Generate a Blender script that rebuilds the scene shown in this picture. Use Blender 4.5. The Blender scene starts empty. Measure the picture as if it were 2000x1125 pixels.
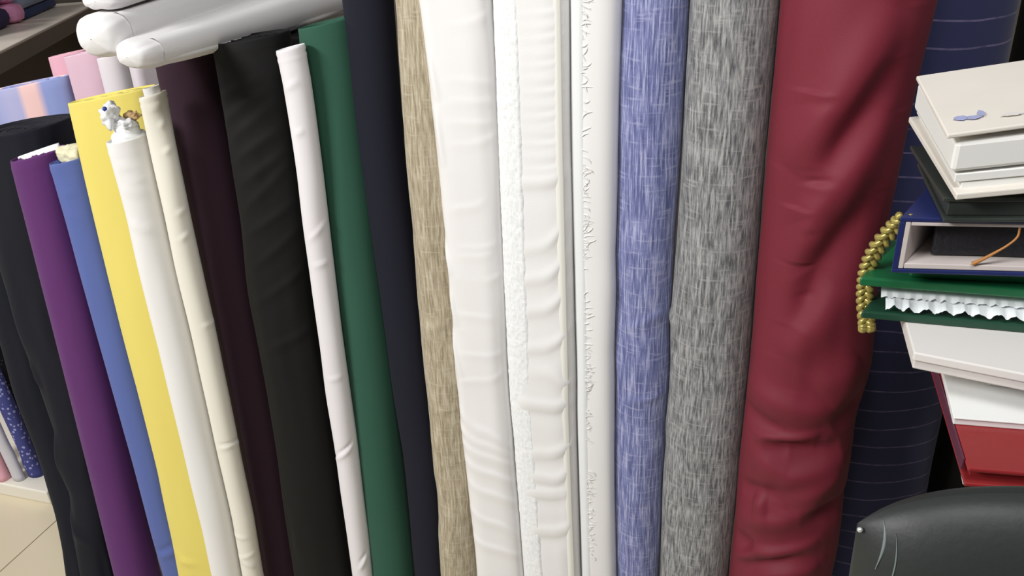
import bpy, bmesh, math, random
import numpy as np
from mathutils import Vector, Matrix, noise as mnoise
sc = bpy.context.scene
COL = sc.collection
rad = math.radians

# ---------------------------------------------------------------- camera
cam_d = bpy.data.cameras.new('camera'); cam = bpy.data.objects.new('camera', cam_d); COL.objects.link(cam)
cam_d.sensor_fit = 'HORIZONTAL'; cam_d.sensor_width = 36.0; cam_d.lens = 36.0 * 1600 / 2000
cam_d.clip_start = 0.02; cam_d.clip_end = 50
cam.matrix_world = Matrix.Translation((0, 0, 1.6)) @ Matrix.Rotation(rad(18.5), 4, 'Z') @ Matrix.Rotation(rad(63), 4, 'X') @ Matrix.Rotation(rad(-3.6), 4, 'Z')
sc.camera = cam

# ---------------------------------------------------------------- world, light, exposure
w = bpy.data.worlds.new('shop_air'); sc.world = w; w.use_nodes = True
bg = w.node_tree.nodes['Background']; bg.inputs[0].default_value = (0.95, 0.97, 1.0, 1); bg.inputs[1].default_value = 0.14
def area(name, loc, aim, sx, sy, power, col=(1, .99, .98)):
    l = bpy.data.lights.new(name, 'AREA'); l.shape = 'RECTANGLE'; l.size = sx; l.size_y = sy; l.energy = power; l.color = col
    o = bpy.data.objects.new(name, l); COL.objects.link(o); o.location = loc
    o.rotation_euler = (Vector(aim) - Vector(loc)).to_track_quat('-Z', 'Y').to_euler(); return o
area('ceiling_or_fill_light', (-2.5, -1.5, 3.2), (-0.5, 1.05, 1.0), 1.2, 0.7, 127)
area('ceiling_or_fill_light', (0.15, -0.1, 3.0), (-0.5, 1.0, 1.35), 1.2, 0.5, 24)  # added fill from above, brightens the sides of the white bolts
area('ceiling_or_fill_light', (-4.0, 1.2, 2.75), (-2.4, 1.9, 0.9), 1.0, 0.6, 20)  # added fill, there only to light the shelf at upper left
vs = sc.view_settings
vs.view_transform = 'Standard'; vs.look = 'None'; vs.gamma = 1.0; vs.use_curve_mapping = False; vs.exposure = 0.0

# ---------------------------------------------------------------- materials
def srgb(r, g, b):
    f = lambda c: (c/255/12.92 if c/255 <= .04045 else ((c/255+.055)/1.055)**2.4)
    return (f(r), f(g), f(b), 1)
MATS = {}
def new_mat(name):
    m = bpy.data.materials.new(name); m.use_nodes = True; MATS[name] = m
    nt = m.node_tree; return m, nt, nt.nodes['Principled BSDF']
def N(nt, t, **kw):
    n = nt.nodes.new(t)
    for k, v in kw.items(): setattr(n, k, v)
    return n
def math_n(nt, op, a, b=None):
    n = N(nt, 'ShaderNodeMath', operation=op)
    for i, v in enumerate((a, b)):
        if v is None: continue
        if hasattr(v, 'links'): nt.links.new(v, n.inputs[i])
        else: n.inputs[i].default_value = v
    return n.outputs[0]
def uvmap(nt, su, sv, off=0.0):
    tc = N(nt, 'ShaderNodeTexCoord'); mp = N(nt, 'ShaderNodeMapping'); nt.links.new(tc.outputs['UV'], mp.inputs[0])
    mp.inputs['Scale'].default_value = (su, sv, 1); mp.inputs['Location'].default_value = (off, off*.7, 0)
    return mp.outputs[0]
def noise_n(nt, vec, scale=1.0, detail=2.0, rough=.5):
    n = N(nt, 'ShaderNodeTexNoise'); n.inputs['Scale'].default_value = scale; n.inputs['Detail'].default_value = detail
    n.inputs['Roughness'].default_value = rough; nt.links.new(vec, n.inputs['Vector']); return n.outputs[0]
def ramp(nt, fac, stops):
    r = N(nt, 'ShaderNodeValToRGB'); e = r.color_ramp.elements
    while len(e) < len(stops): e.new(.5)
    for el, (p, c) in zip(e, stops): el.position = p; el.color = c
    nt.links.new(fac, r.inputs[0]); return r.outputs[0]
def mixc(nt, fac, a, b, mode='MIX'):
    m = N(nt, 'ShaderNodeMix', data_type='RGBA', blend_type=mode)
    for i, v in ((0, fac), (6, a), (7, b)):
        if hasattr(v, 'links'): nt.links.new(v, m.inputs[i])
        else: m.inputs[i].default_value = v
    return m.outputs[2]
def bump(nt, p, h, strength=.2, dist=.001):
    b = N(nt, 'ShaderNodeBump'); b.inputs['Strength'].default_value = strength; b.inputs['Distance'].default_value = dist
    nt.links.new(h, b.inputs['Height']); nt.links.new(b.outputs[0], p.inputs['Normal'])
def scaled(c, f): return (min(c[0]*f, 1), min(c[1]*f, 1), min(c[2]*f, 1), 1)
def cloth(name, rgb, rough=.85, sheen=.10, var=.10, grain=.10, bstr=.25):
    """woven cloth: fine thread relief and a little shade variation in the dye"""
    m, nt, p = new_mat(name); c = srgb(*rgb)
    weave = noise_n(nt, uvmap(nt, 900, 900), 1, 2)
    cloud = noise_n(nt, uvmap(nt, 14, 5), 1, 2)
    f = math_n(nt, 'ADD', math_n(nt, 'MULTIPLY', math_n(nt, 'SUBTRACT', weave, .5), grain*2), math_n(nt, 'MULTIPLY', math_n(nt, 'SUBTRACT', cloud, .5), var*2))
    f = math_n(nt, 'ADD', f, .5)
    col = mixc(nt, f, scaled(c, .72), scaled(c, 1.28))
    nt.links.new(col, p.inputs['Base Color']); p.inputs['Roughness'].default_value = rough
    p.inputs['Sheen Weight'].default_value = sheen; p.inputs['Sheen Roughness'].default_value = .4
    p.inputs['Specular IOR Level'].default_value = .25
    bump(nt, p, weave, bstr, .0006); return m
def linen(name, dark, mid, light, su=330, sv=26, cross=.5, thr=(.36, .5, .66)):
    """slub yarn linen: long streaks along the roll with crossing slubs"""
    m, nt, p = new_mat(name)
    a = noise_n(nt, uvmap(nt, su, sv), 1, 5, .68); a2 = noise_n(nt, uvmap(nt, su*.45, sv*.35, 3.3), 1, 2, .5)
    b = noise_n(nt, uvmap(nt, 26, 190, 7.7), 1, 2, .5)
    s = math_n(nt, 'ADD', math_n(nt, 'MULTIPLY', a, .76), math_n(nt, 'MULTIPLY', a2, .24))
    col = ramp(nt, s, [(thr[0], srgb(*dark)), (thr[1], srgb(*mid)), (thr[2], srgb(*light))])
    cr = ramp(nt, b, [(.57, (0, 0, 0, 1)), (.68, (1, 1, 1, 1))])
    col = mixc(nt, math_n(nt, 'MULTIPLY', cr, cross), col, srgb(*light))
    cd = ramp(nt, noise_n(nt, uvmap(nt, 34, 200, 1.9), 1, 2, .5), [(.62, (0, 0, 0, 1)), (.78, (1, 1, 1, 1))])
    col = mixc(nt, math_n(nt, 'MULTIPLY', cd, cross*.5), col, srgb(*dark))
    nt.links.new(col, p.inputs['Base Color']); p.inputs['Roughness'].default_value = .8; p.inputs['Sheen Weight'].default_value = .15
    p.inputs['Specular IOR Level'].default_value = .3
    bump(nt, p, math_n(nt, 'ADD', s, math_n(nt, 'MULTIPLY', b, .5)), .5, .0012); return m
def plain(name, rgb, rough=.5, metal=0.0, spec=.5, nscale=0, namp=.08, bstr=0, coords='Object'):
    m, nt, p = new_mat(name); c = srgb(*rgb)
    p.inputs['Base Color'].default_value = c; p.inputs['Roughness'].default_value = rough; p.inputs['Metallic'].default_value = metal
    p.inputs['Specular IOR Level'].default_value = spec
    if nscale:
        tc = N(nt, 'ShaderNodeTexCoord'); n = noise_n(nt, tc.outputs[coords], nscale, 3)
        f = math_n(nt, 'ADD', math_n(nt, 'MULTIPLY', math_n(nt, 'SUBTRACT', n, .5), namp*6), .5)
        nt.links.new(mixc(nt, f, scaled(c, .8), scaled(c, 1.2)), p.inputs['Base Color'])
        if bstr: bump(nt, p, n, bstr, .002)
    return m

cloth('purple_cloth', (96, 50, 108), sheen=.08)
cloth('periwinkle_cloth', (90, 106, 168))
cloth('yellow_cloth', (230, 213, 112), var=.05)
cloth('cream_white_cloth', (240, 236, 229), var=.03, grain=.04)
cloth('ivory_cloth', (243, 233, 217), rough=.6, var=.04, grain=.04)
cloth('plum_cloth', (54, 34, 46), sheen=.03)
cloth('black_cloth', (15, 15, 15), sheen=.02, rough=.75)
cloth('blue_black_cloth', (22, 24, 33), sheen=.03)
cloth('lilac_white_cloth', (234, 227, 232), var=.04, grain=.05)
cloth('green_cloth', (46, 86, 70), sheen=.06, grain=.12)
cloth('midnight_cloth', (24, 25, 38), sheen=.03)
cloth('satin_white_cloth', (250, 246, 244), rough=.38, var=.02, grain=.03, sheen=.1)
cloth('sheer_white_cloth', (250, 248, 246), rough=.42, var=.03, grain=.06, sheen=.1)
cloth('pale_white_cloth', (246, 244, 242), rough=.6, var=.03, grain=.05, sheen=.1)
cloth('cream_edge_cloth', (246, 243, 226), rough=.6, var=.03, grain=.05)
cloth('cool_white_cloth', (232, 238, 240), rough=.6, var=.04, grain=.1)
cloth('wine_red_cloth', (116, 38, 52), rough=.6, sheen=.03, var=.06, grain=.12)
cloth('pink_cloth', (236, 176, 190), var=.06)
cloth('mauve_pink_cloth', (226, 190, 205), var=.05)
cloth('blush_white_cloth', (232, 222, 226), var=.04)
cloth('bolt_white_cloth', (250, 246, 244), rough=.55, var=.02, grain=.03)
cloth('bolt_pinkwhite_cloth', (238, 228, 230), rough=.7, var=.03, grain=.05)
cloth('grey_white_cloth', (206, 204, 210), var=.08)
cloth('lilac_cloth', (182, 170, 206), var=.06)
cloth('grey_blue_cloth', (150, 160, 182), var=.12)
cloth('deep_blue_cloth', (50, 62, 104), var=.1)
cloth('hot_pink_cloth', (244, 160, 200), var=.05)
linen('oatmeal_linen', (142, 130, 106), (172, 160, 136), (200, 191, 170), su=300, sv=24, cross=.4, thr=(.39, .5, .62))
linen('blue_linen', (82, 88, 132), (117, 123, 170), (176, 178, 210), su=380, sv=20, cross=.42, thr=(.40, .5, .61))
linen('woven_white_strip', (222, 226, 228), (240, 242, 242), (250, 250, 250), su=420, sv=150, cross=.6)
linen('grey_linen', (82, 84, 86), (130, 130, 131), (172, 172, 171), su=340, sv=34, cross=.42, thr=(.40, .5, .61))
def pinstripe():
    m, nt, p = new_mat('pinstripe_cloth')
    tc = N(nt, 'ShaderNodeTexCoord'); sp = N(nt, 'ShaderNodeSeparateXYZ'); nt.links.new(tc.outputs['UV'], sp.inputs[0])
    wob = math_n(nt, 'MULTIPLY', math_n(nt, 'SUBTRACT', noise_n(nt, uvmap(nt, 9, 6), 1, 1), .5), .012)
    v = math_n(nt, 'ADD', sp.outputs[1], wob)
    fr = math_n(nt, 'FRACT', math_n(nt, 'DIVIDE', v, .0345))
    ln = math_n(nt, 'LESS_THAN', math_n(nt, 'ABSOLUTE', math_n(nt, 'SUBTRACT', fr, .5)), .035)
    dash = ramp(nt, noise_n(nt, uvmap(nt, 60, 30, 4.), 1, 2), [(.3, (.35, .35, .35, 1)), (.6, (1, 1, 1, 1))])
    wv = noise_n(nt, uvmap(nt, 900, 900), 1, 2)
    base = mixc(nt, wv, srgb(40, 44, 82), srgb(54, 58, 104))
    nt.links.new(mixc(nt, math_n(nt, 'MULTIPLY', ln, dash), base, srgb(118, 108, 146)), p.inputs['Base Color'])
    p.inputs['Roughness'].default_value = .75; p.inputs['Sheen Weight'].default_value = .15; bump(nt, p, wv, .2, .0006)
pinstripe()
def striped():
    m, nt, p = new_mat('soft_striped_cloth')
    tc = N(nt, 'ShaderNodeTexCoord'); sp = N(nt, 'ShaderNodeSeparateXYZ'); nt.links.new(tc.outputs['UV'], sp.inputs[0])
    L, Pk, B = srgb(176, 176, 214), srgb(240, 200, 196), srgb(146, 160, 212)
    u = math_n(nt, 'FRACT', math_n(nt, 'ADD', math_n(nt, 'DIVIDE', sp.outputs[0], .27), .5))
    c = ramp(nt, u, [(.0, B), (.42, L), (.54, L), (.60, Pk), (.74, Pk), (.82, B), (1., B)])
    nt.links.new(c, p.inputs['Base Color']); p.inputs['Roughness'].default_value = .85
striped()
def dotted(name, base, dot, scale, thr):
    m, nt, p = new_mat(name); v = N(nt, 'ShaderNodeTexVoronoi'); nt.links.new(uvmap(nt, scale, scale), v.inputs['Vector']); v.inputs['Scale'].default_value = 1
    n = noise_n(nt, uvmap(nt, scale*2.2, scale*2.2), 1, 2)
    f = math_n(nt, 'LESS_THAN', math_n(nt, 'ADD', v.outputs['Distance'], math_n(nt, 'MULTIPLY', n, .3)), thr)
    nt.links.new(mixc(nt, f, srgb(*base), srgb(*dot)), p.inputs['Base Color']); p.inputs['Roughness'].default_value = .85
dotted('navy_floral_cloth', (62, 66, 128), (150, 152, 202), 70, .44)
dotted('black_dotted_cloth', (26, 26, 34), (120, 120, 132), 95, .32)
dotted('purple_print_cloth', (58, 48, 92), (150, 138, 176), 60, .38)
plain('cardboard', (196, 164, 118), .85, nscale=60)
plain('white_paper', (242, 241, 238), .7, nscale=25, namp=.02)
plain('cream_paper', (226, 220, 186), .6, nscale=40, namp=.08)
plain('plastic_wrap', (236, 238, 240), .25, spec=.6)
plain('blue_ink', (40, 58, 150), .5)
plain('album_cream', (224, 218, 208), .55, nscale=16, namp=.05)
plain('print_blue', (158, 164, 200), .6, nscale=120, namp=.14)
plain('print_pale', (214, 210, 206), .6, nscale=20, namp=.04)
plain('album_white', (238, 238, 232), .55, nscale=14, namp=.02)
plain('dark_green_leather', (52, 58, 54), .45, nscale=90, bstr=.2)
plain('navy_leather', (34, 44, 96), .38, nscale=120, namp=.05, bstr=.15)
plain('box_lining', (206, 196, 192), .7, nscale=50, namp=.04)
plain('black_foam', (24, 24, 30), .55, nscale=160, namp=.16, bstr=.8)
plain('amber_tassel', (176, 118, 60), .6, nscale=300, namp=.1)
plain('gold_cord', (178, 164, 92), .35, metal=.45, nscale=250, namp=.08)
plain('green_leather', (26, 100, 60), .38, nscale=140, namp=.05, bstr=.2)
plain('deep_green_leather', (24, 66, 48), .45, nscale=140, namp=.05, bstr=.2)
plain('lace_white', (232, 238, 242), .7, nscale=160, namp=.06)
plain('warm_white_card', (226, 222, 218), .55, nscale=8, namp=.015)
plain('bright_white_card', (238, 244, 240), .5, nscale=20, namp=.012)
plain('red_leather', (142, 42, 44), .35, nscale=120, namp=.05, bstr=.15)
plain('mulberry_leather', (88, 40, 62), .45, nscale=120, namp=.05)
plain('black_leather', (38, 42, 41), .5, nscale=160, namp=.05, bstr=.12)
plain('crease_highlight_grey', (112, 122, 120), .5)  # highlight on the chair's creases, put into the colour
plain('bright_stud', (225, 225, 225), .25, metal=.6)
plain('dark_wood', (44, 36, 32), .5, nscale=12)
plain('chrome', (180, 182, 186), .25, metal=1)
plain('black_plastic', (24, 24, 25), .5)
plain('shelf_laminate', (226, 216, 203), .4, nscale=6, namp=.01)
plain('shelf_edge_brown', (120, 108, 96), .5, nscale=10, namp=.02)
plain('taupe_paint', (92, 82, 74), .8, nscale=5, namp=.02)
plain('plinth_white', (236, 230, 216), .45, nscale=8, namp=.01)
plain('tile_ceramic', (214, 202, 174), .28, nscale=5, namp=.035)
plain('grout', (96, 88, 74), .9)
plain('wall_paint', (222, 214, 204), .8)

# ---------------------------------------------------------------- mesh helpers
def link(o, parent=None):
    COL.objects.link(o)
    if parent is not None: o.parent = parent
    return o
def mesh(name, verts, faces, mat, parent=None, origin=(0, 0, 0), uv=None, smooth=True):
    """world-coordinate verts; stored relative to the parent's origin"""
    ox, oy, oz = origin
    me = bpy.data.meshes.new(name); me.from_pydata([(v[0]-ox, v[1]-oy, v[2]-oz) for v in verts], [], faces)
    if uv is not None:
        l = me.uv_layers.new(name='UVMap'); li = np.empty(len(me.loops), np.int32); me.loops.foreach_get('vertex_index', li)
        l.data.foreach_set('uv', np.asarray(uv, np.float32)[li].ravel())
    me.materials.append(MATS[mat])
    if smooth: me.polygons.foreach_set('use_smooth', [True]*len(me.polygons))
    me.update(); return link(bpy.data.objects.new(name, me), parent)
def bm_obj(name, bm, mat, parent=None, origin=(0, 0, 0), smooth=False):
    bmesh.ops.translate(bm, verts=bm.verts, vec=(-origin[0], -origin[1], -origin[2]))
    bmesh.ops.recalc_face_normals(bm, faces=bm.faces)
    me = bpy.data.meshes.new(name); bm.to_mesh(me); bm.free(); me.materials.append(MATS[mat])
    if smooth: me.polygons.foreach_set('use_smooth', [True]*len(me.polygons))
    return link(bpy.data.objects.new(name, me), parent)
def thing(name, label, cat, loc, group=None):
    o = bpy.data.objects.new(name, None); o.empty_display_size = .05; COL.objects.link(o); o.location = loc
    o['label'] = label; o['category'] = cat
    if group: o['group'] = group
    return o
def tag(o, label, cat, group=None):
    o['label'] = label; o['category'] = cat
    if group: o['group'] = group
    return o
def prism(foot, z0, z1, bev=.0015, seg=2):
    """footprint polygon extruded; z values may be one per corner (tilted slabs)"""
    n = len(foot); bm = bmesh.new()
    za = z0 if hasattr(z0, '__len__') else [z0]*n; zb = z1 if hasattr(z1, '__len__') else [z1]*n
    a = [bm.verts.new((x, y, z)) for (x, y), z in zip(foot, za)]; b = [bm.verts.new((x, y, z)) for (x, y), z in zip(foot, zb)]
    bm.faces.new(a[::-1]); bm.faces.new(b)
    for i in range(n): bm.faces.new((a[i], a[(i+1) % n], b[(i+1) % n], b[i]))
    if bev: bmesh.ops.bevel(bm, geom=list(bm.edges), offset=bev, segments=seg, affect='EDGES', profile=.5)
    return bm
def bx(x0, x1, y0, y1, z0, z1, bev=.0015):
    return prism([(x0, y0), (x1, y0), (x1, y1), (x0, y1)], z0, z1, bev)
def tube(name, pts, r, mat, parent=None, origin=(0, 0, 0), n=8, close=True):
    pts = [Vector(p) for p in pts]; V = []; Fc = []
    for i, p in enumerate(pts):
        t = (pts[min(i+1, len(pts)-1)] - pts[max(i-1, 0)]).normalized()
        u = t.cross(Vector((.3, .9, .31))).normalized(); v = t.cross(u)
        rr = r[i] if hasattr(r, '__len__') else r
        for k in range(n):
            a = 2*math.pi*k/n; V.append(p + (u*math.cos(a) + v*math.sin(a))*rr)
    for i in range(len(pts)-1):
        for k in range(n): Fc.append((i*n+k, i*n+(k+1) % n, (i+1)*n+(k+1) % n, (i+1)*n+k))
    if close: Fc.append(tuple(range(n))[::-1]); Fc.append(tuple((len(pts)-1)*n+k for k in range(n)))
    return mesh(name, V, Fc, mat, parent, origin)
def spline(pts, n):
    pts = [Vector(p) for p in pts]; out = []
    P = [pts[0]*2-pts[1]] + pts + [pts[-1]*2-pts[-2]]; m = len(pts)-1
    for i in range(n+1):
        t = i/n*m; k = min(int(t), m-1); f = t-k; a, b, c, d = P[k:k+4]
        out.append(.5*((2*b)+(c-a)*f+(2*a-5*b+4*c-d)*f*f+(3*b-a-3*c+d)*f**3))
    return out
RNG = np.random.default_rng(7)
_G = RNG.random((64, 64))
def vnoise(x, y):
    """smooth value noise, vectorised, about -1..1"""
    xi = np.floor(x).astype(int); yi = np.floor(y).astype(int); fx = x-xi; fy = y-yi
    fx = fx*fx*(3-2*fx); fy = fy*fy*(3-2*fy); g = lambda i, j: _G[i % 64, j % 64]
    return ((g(xi, yi)*(1-fx)+g(xi+1, yi)*fx)*(1-fy)+(g(xi, yi+1)*(1-fx)+g(xi+1, yi+1)*fx)*fy)*2-1

# ---------------------------------------------------------------- fabric rolls
# outlines of the rolls: ratio of depth to width, axis depth at foot and head, height, axis x and half width at even heights
ROLLS = {
    'black0': (.8, 1.17, 1.432, 1.1117, [-1.642, -1.6416, -1.6417, -1.645, -1.6482, -1.652, -1.6577, -1.6644, -1.6744, -1.6857, -1.6969, -1.7081, -1.7193, -1.7292, -1.7362, -1.7424, -1.7486, -1.7548, -1.7609, -1.7669, -1.7729, -1.7788, -1.7847, -1.7905, -1.7963, -1.802, -1.8077, -1.8133, -1.8192], [.045, .045, .0451, .0452, .0453, .0455, .0457, .046, .0463, .0466, .047, .0474, .0478, .0483, .0488, .0494, .05, .0506, .0513, .0521, .0528, .0536, .0545, .0553, .0563, .0572, .0582, .0592, .06]),
    'black1': (.75, 1.15, 1.3244, 1.1629, [-1.552, -1.5528, -1.5528, -1.5537, -1.5527, -1.5474, -1.5406, -1.5356, -1.5432, -1.5449, -1.5368, -1.5317, -1.5321, -1.5326, -1.5326, -1.5328, -1.5356, -1.5382, -1.5382, -1.5378, -1.5372, -1.5361, -1.5334, -1.5301, -1.5265, -1.5227, -1.5187, -1.5178, -1.52], [.05, .0501, .0504, .0508, .0514, .0522, .0532, .0543, .0557, .0572, .0588, .0607, .0627, .0649, .0673, .0699, .0726, .0755, .0786, .0819, .0854, .089, .0928, .0968, .1009, .1052, .1097, .112, .112]),
    'purple': (.9, 1.155, 1.2204, 1.1446, [-1.441, -1.44, -1.4377, -1.4354, -1.4332, -1.4309, -1.4286, -1.4263, -1.424, -1.4218, -1.4195, -1.4172, -1.4149, -1.4126, -1.4103, -1.4081, -1.4058, -1.4035, -1.4012, -1.3989, -1.3966, -1.3943, -1.392, -1.3897, -1.3874, -1.385, -1.3827, -1.3804, -1.3781], .055),
    'blue': (.9, 1.14, 1.2055, 1.1457, [-1.2784, -1.2791, -1.2798, -1.2801, -1.2802, -1.2801, -1.2797, -1.2793, -1.2788, -1.2783, -1.2779, -1.2777, -1.2778, -1.278, -1.2781, -1.2782, -1.2784, -1.2785, -1.2787, -1.2788, -1.2791, -1.2793, -1.2795, -1.2798, -1.28, -1.2802, -1.2805, -1.2807, -1.2809], .045),
    'yellow': (.33, 1.105, 1.1777, 1.2725, [-1.1565, -1.1554, -1.1542, -1.1531, -1.15, -1.1466, -1.1439, -1.1414, -1.139, -1.1365, -1.134, -1.133, -1.1326, -1.1321, -1.1317, -1.1314, -1.132, -1.1327, -1.1329, -1.1321, -1.1311, -1.1301, -1.1291, -1.1281, -1.1271, -1.1261, -1.124, -1.1219, -1.1199], .095),
    'white1': (.9, 1.01, 1.0632, 1.2404, [-1.0243, -1.0235, -1.0227, -1.022, -1.0212, -1.0204, -1.0196, -1.0185, -1.0163, -1.0141, -1.012, -1.0108, -1.0105, -1.0102, -1.0098, -1.009, -1.0082, -1.0073, -1.0068, -1.0066, -1.0065, -1.0064, -1.0062, -1.0059, -1.0047, -1.0033, -1.0031, -1.0034, -1.0036], [.0305, .0307, .0309, .0311, .0313, .0315, .0317, .0317, .0319, .0322, .0325, .0331, .0331, .033, .0329, .033, .0332, .0333, .0335, .0335, .0335, .0335, .0335, .0334, .033, .0326, .0331, .034, .0349]),
    'ivory': (.9, 1.01, 1.0663, 1.3129, [-.9612, -.9602, -.9591, -.9581, -.9571, -.956, -.9549, -.9531, -.9505, -.9479, -.9453, -.9446, -.9444, -.9442, -.9434, -.9423, -.9411, -.9404, -.9402, -.9401, -.9399, -.9398, -.9395, -.9386, -.9377, -.9368, -.9358, -.9347, -.9336], .022),
    'plum': (.9, 1.1, 1.1768, 1.3445, [-.9481, -.9476, -.947, -.9465, -.9459, -.9443, -.9421, -.9399, -.9378, -.9371, -.9365, -.936, -.9356, -.9354, -.9352, -.9352, -.936, -.9369, -.9378, -.9387, -.9396, -.9405, -.9414, -.9423, -.9431, -.9428, -.9425, -.9434, -.9441], .053),
    'black2': (.7, 1.065, 1.1441, 1.3837, [-.828, -.8275, -.827, -.8265, -.826, -.8255, -.8244, -.8229, -.8213, -.8197, -.817, -.8135, -.81, -.808, -.8068, -.8057, -.8058, -.8061, -.8064, -.8067, -.8041, -.8, -.7959, -.7933, -.7915, -.7896, -.7884, -.7878, -.7872], .066),
    'wlilac': (.9, 1.05, 1.0894, 1.3805, [-.7207, -.7196, -.7186, -.7176, -.7165, -.7155, -.7144, -.713, -.7107, -.7085, -.707, -.7054, -.7039, -.7024, -.7013, -.7003, -.6994, -.6984, -.6974, -.6964, -.6953, -.6934, -.6912, -.6891, -.6869, -.6856, -.6844, -.6839, -.6862], .022),
    'green': (.9, 1.072, 1.1522, 1.4035, [-.6591, -.6593, -.6595, -.6597, -.6599, -.6601, -.6602, -.6589, -.6577, -.6575, -.6576, -.6578, -.6579, -.6572, -.6559, -.6547, -.6543, -.6543, -.6544, -.6544, -.6544, -.6543, -.6542, -.6541, -.654, -.6539, -.654, -.6541, -.6541], .046),
    'navyblack': (.9, 1.075, 1.1607, 1.5, [-.5713, -.5713, -.5713, -.5713, -.5713, -.5713, -.5713, -.5705, -.5697, -.5689, -.5681, -.5673, -.5675, -.5699, -.5726, -.5744, -.5752, -.576, -.5769, -.5785, -.5803, -.5822, -.5841, -.5859, -.5862, -.5854, -.5846, -.5838, -.5829], .0385),
    'beige': (.9, 1.045, 1.1307, 1.5, [-.5102, -.5091, -.5079, -.5067, -.5056, -.5044, -.5032, -.5019, -.5005, -.499, -.4948, -.4923, -.4939, -.4937, -.4932, -.4938, -.4935, -.4931, -.4928, -.4927, -.4924, -.4916, -.491, -.4903, -.4896, -.489, -.4885, -.488, -.4875], .037),
    'whiteA': (.6, 1.03, 1.1169, 1.52, [-.3997, -.4008, -.402, -.4031, -.4043, -.4054, -.4066, -.4077, -.4087, -.4097, -.4107, -.4121, -.4136, -.4152, -.4166, -.4182, -.4203, -.4202, -.4197, -.4209, -.4204, -.4213, -.4212, -.4212, -.422, -.4224, -.4231, -.4243, -.4251], [.0501, .0498, .0495, .0492, .0488, .0485, .0482, .0478, .0473, .0466, .0459, .0456, .0456, .0459, .0457, .0447, .0459, .0457, .0453, .0464, .0461, .0473, .0476, .0481, .0493, .0501, .0513, .053, .0542]),
    'whiteB': (.5, 1.03, 1.1169, 1.52, [-.297, -.2983, -.2995, -.3007, -.302, -.3032, -.3044, -.3057, -.3069, -.3083, -.3097, -.3111, -.3124, -.3136, -.3149, -.3166, -.3168, -.317, -.3174, -.3177, -.3179, -.3181, -.3182, -.3183, -.3182, -.318, -.3179, -.3177, -.3175], [.0508, .051, .0513, .0515, .0517, .052, .0522, .0525, .0527, .0531, .0533, .0536, .0538, .054, .0542, .0551, .0558, .0556, .0553, .055, .0545, .0541, .0536, .0531, .0527, .0524, .0522, .0519, .0516]),
    'whiteC': (.7, 1.035, 1.1219, 1.52, [-.2155, -.2165, -.2175, -.2186, -.2196, -.2207, -.2217, -.2228, -.2238, -.225, -.2262, -.2274, -.2287, -.2295, -.2301, -.2305, -.2305, -.2315, -.2314, -.2312, -.2324, -.232, -.232, -.2324, -.2328, -.2326, -.2323, -.232, -.2317], [.0312, .0312, .0311, .0311, .031, .0309, .0309, .0308, .0307, .0307, .0305, .0304, .0303, .0306, .031, .0312, .0308, .0302, .031, .0318, .0314, .0324, .033, .0331, .033, .0334, .0338, .0342, .0346]),
    'bluelinen': (.95, 1.055, 1.1407, 1.5, [-.1515, -.1522, -.153, -.1537, -.1544, -.1551, -.1559, -.1566, -.1573, -.1581, -.1587, -.1594, -.1606, -.1605, -.1599, -.1608, -.1593, -.1598, -.1606, -.1595, -.1595, -.1585, -.1576, -.1576, -.1577, -.1576, -.157, -.1565, -.1559], [.0358, .0362, .0365, .0369, .0372, .0376, .0379, .0383, .0387, .0392, .0399, .0405, .0406, .0411, .0418, .0412, .0431, .0442, .0424, .0425, .044, .044, .044, .0443, .0446, .0445, .0443, .0442, .0441]),
    'graylinen': (.9, 1.045, 1.1307, 1.5, [-.0593, -.0593, -.0593, -.0593, -.0593, -.0592, -.0592, -.0592, -.0592, -.0591, -.0588, -.0585, -.0586, -.0584, -.0577, -.0585, -.0569, -.0562, -.0574, -.0571, -.0564, -.0562, -.0561, -.0562, -.0559, -.0557, -.0554, -.0551, -.0548], [.0548, .0552, .0556, .056, .0564, .0567, .0571, .0575, .0579, .0583, .0585, .0588, .0596, .0598, .0588, .0596, .0583, .0579, .059, .0586, .0577, .0568, .0561, .0557, .0559, .056, .0559, .0558, .0557]),
    'red': (.85, 1.023, 1.1099, 1.52, [.0754, .0757, .076, .0763, .0765, .0768, .0771, .0774, .0777, .0779, .0783, .0792, .0793, .0793, .0792, .0796, .0781, .0836, .0834, .0822, .081, .0801, .0811, .0827, .0836, .0849, .0871, .0892, .0914], [.0801, .0799, .0798, .0797, .0796, .0794, .0793, .0792, .079, .0789, .0787, .079, .0784, .078, .078, .0786, .0767, .082, .0819, .0807, .0798, .0796, .0812, .0831, .0835, .0845, .0865, .0885, .0906]),
    'navy': (.75, 1.22, 1.297, 1.54, [.2037, .2026, .2015, .2004, .1993, .1982, .1971, .196, .1944, .1923, .1903, .1885, .1876, .1868, .1861, .1854, .1847, .1841, .1835, .1828, .1822, .1816, .1809, .1803, .1797, .179, .1784, .1777, .1771], .125),
}
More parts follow.
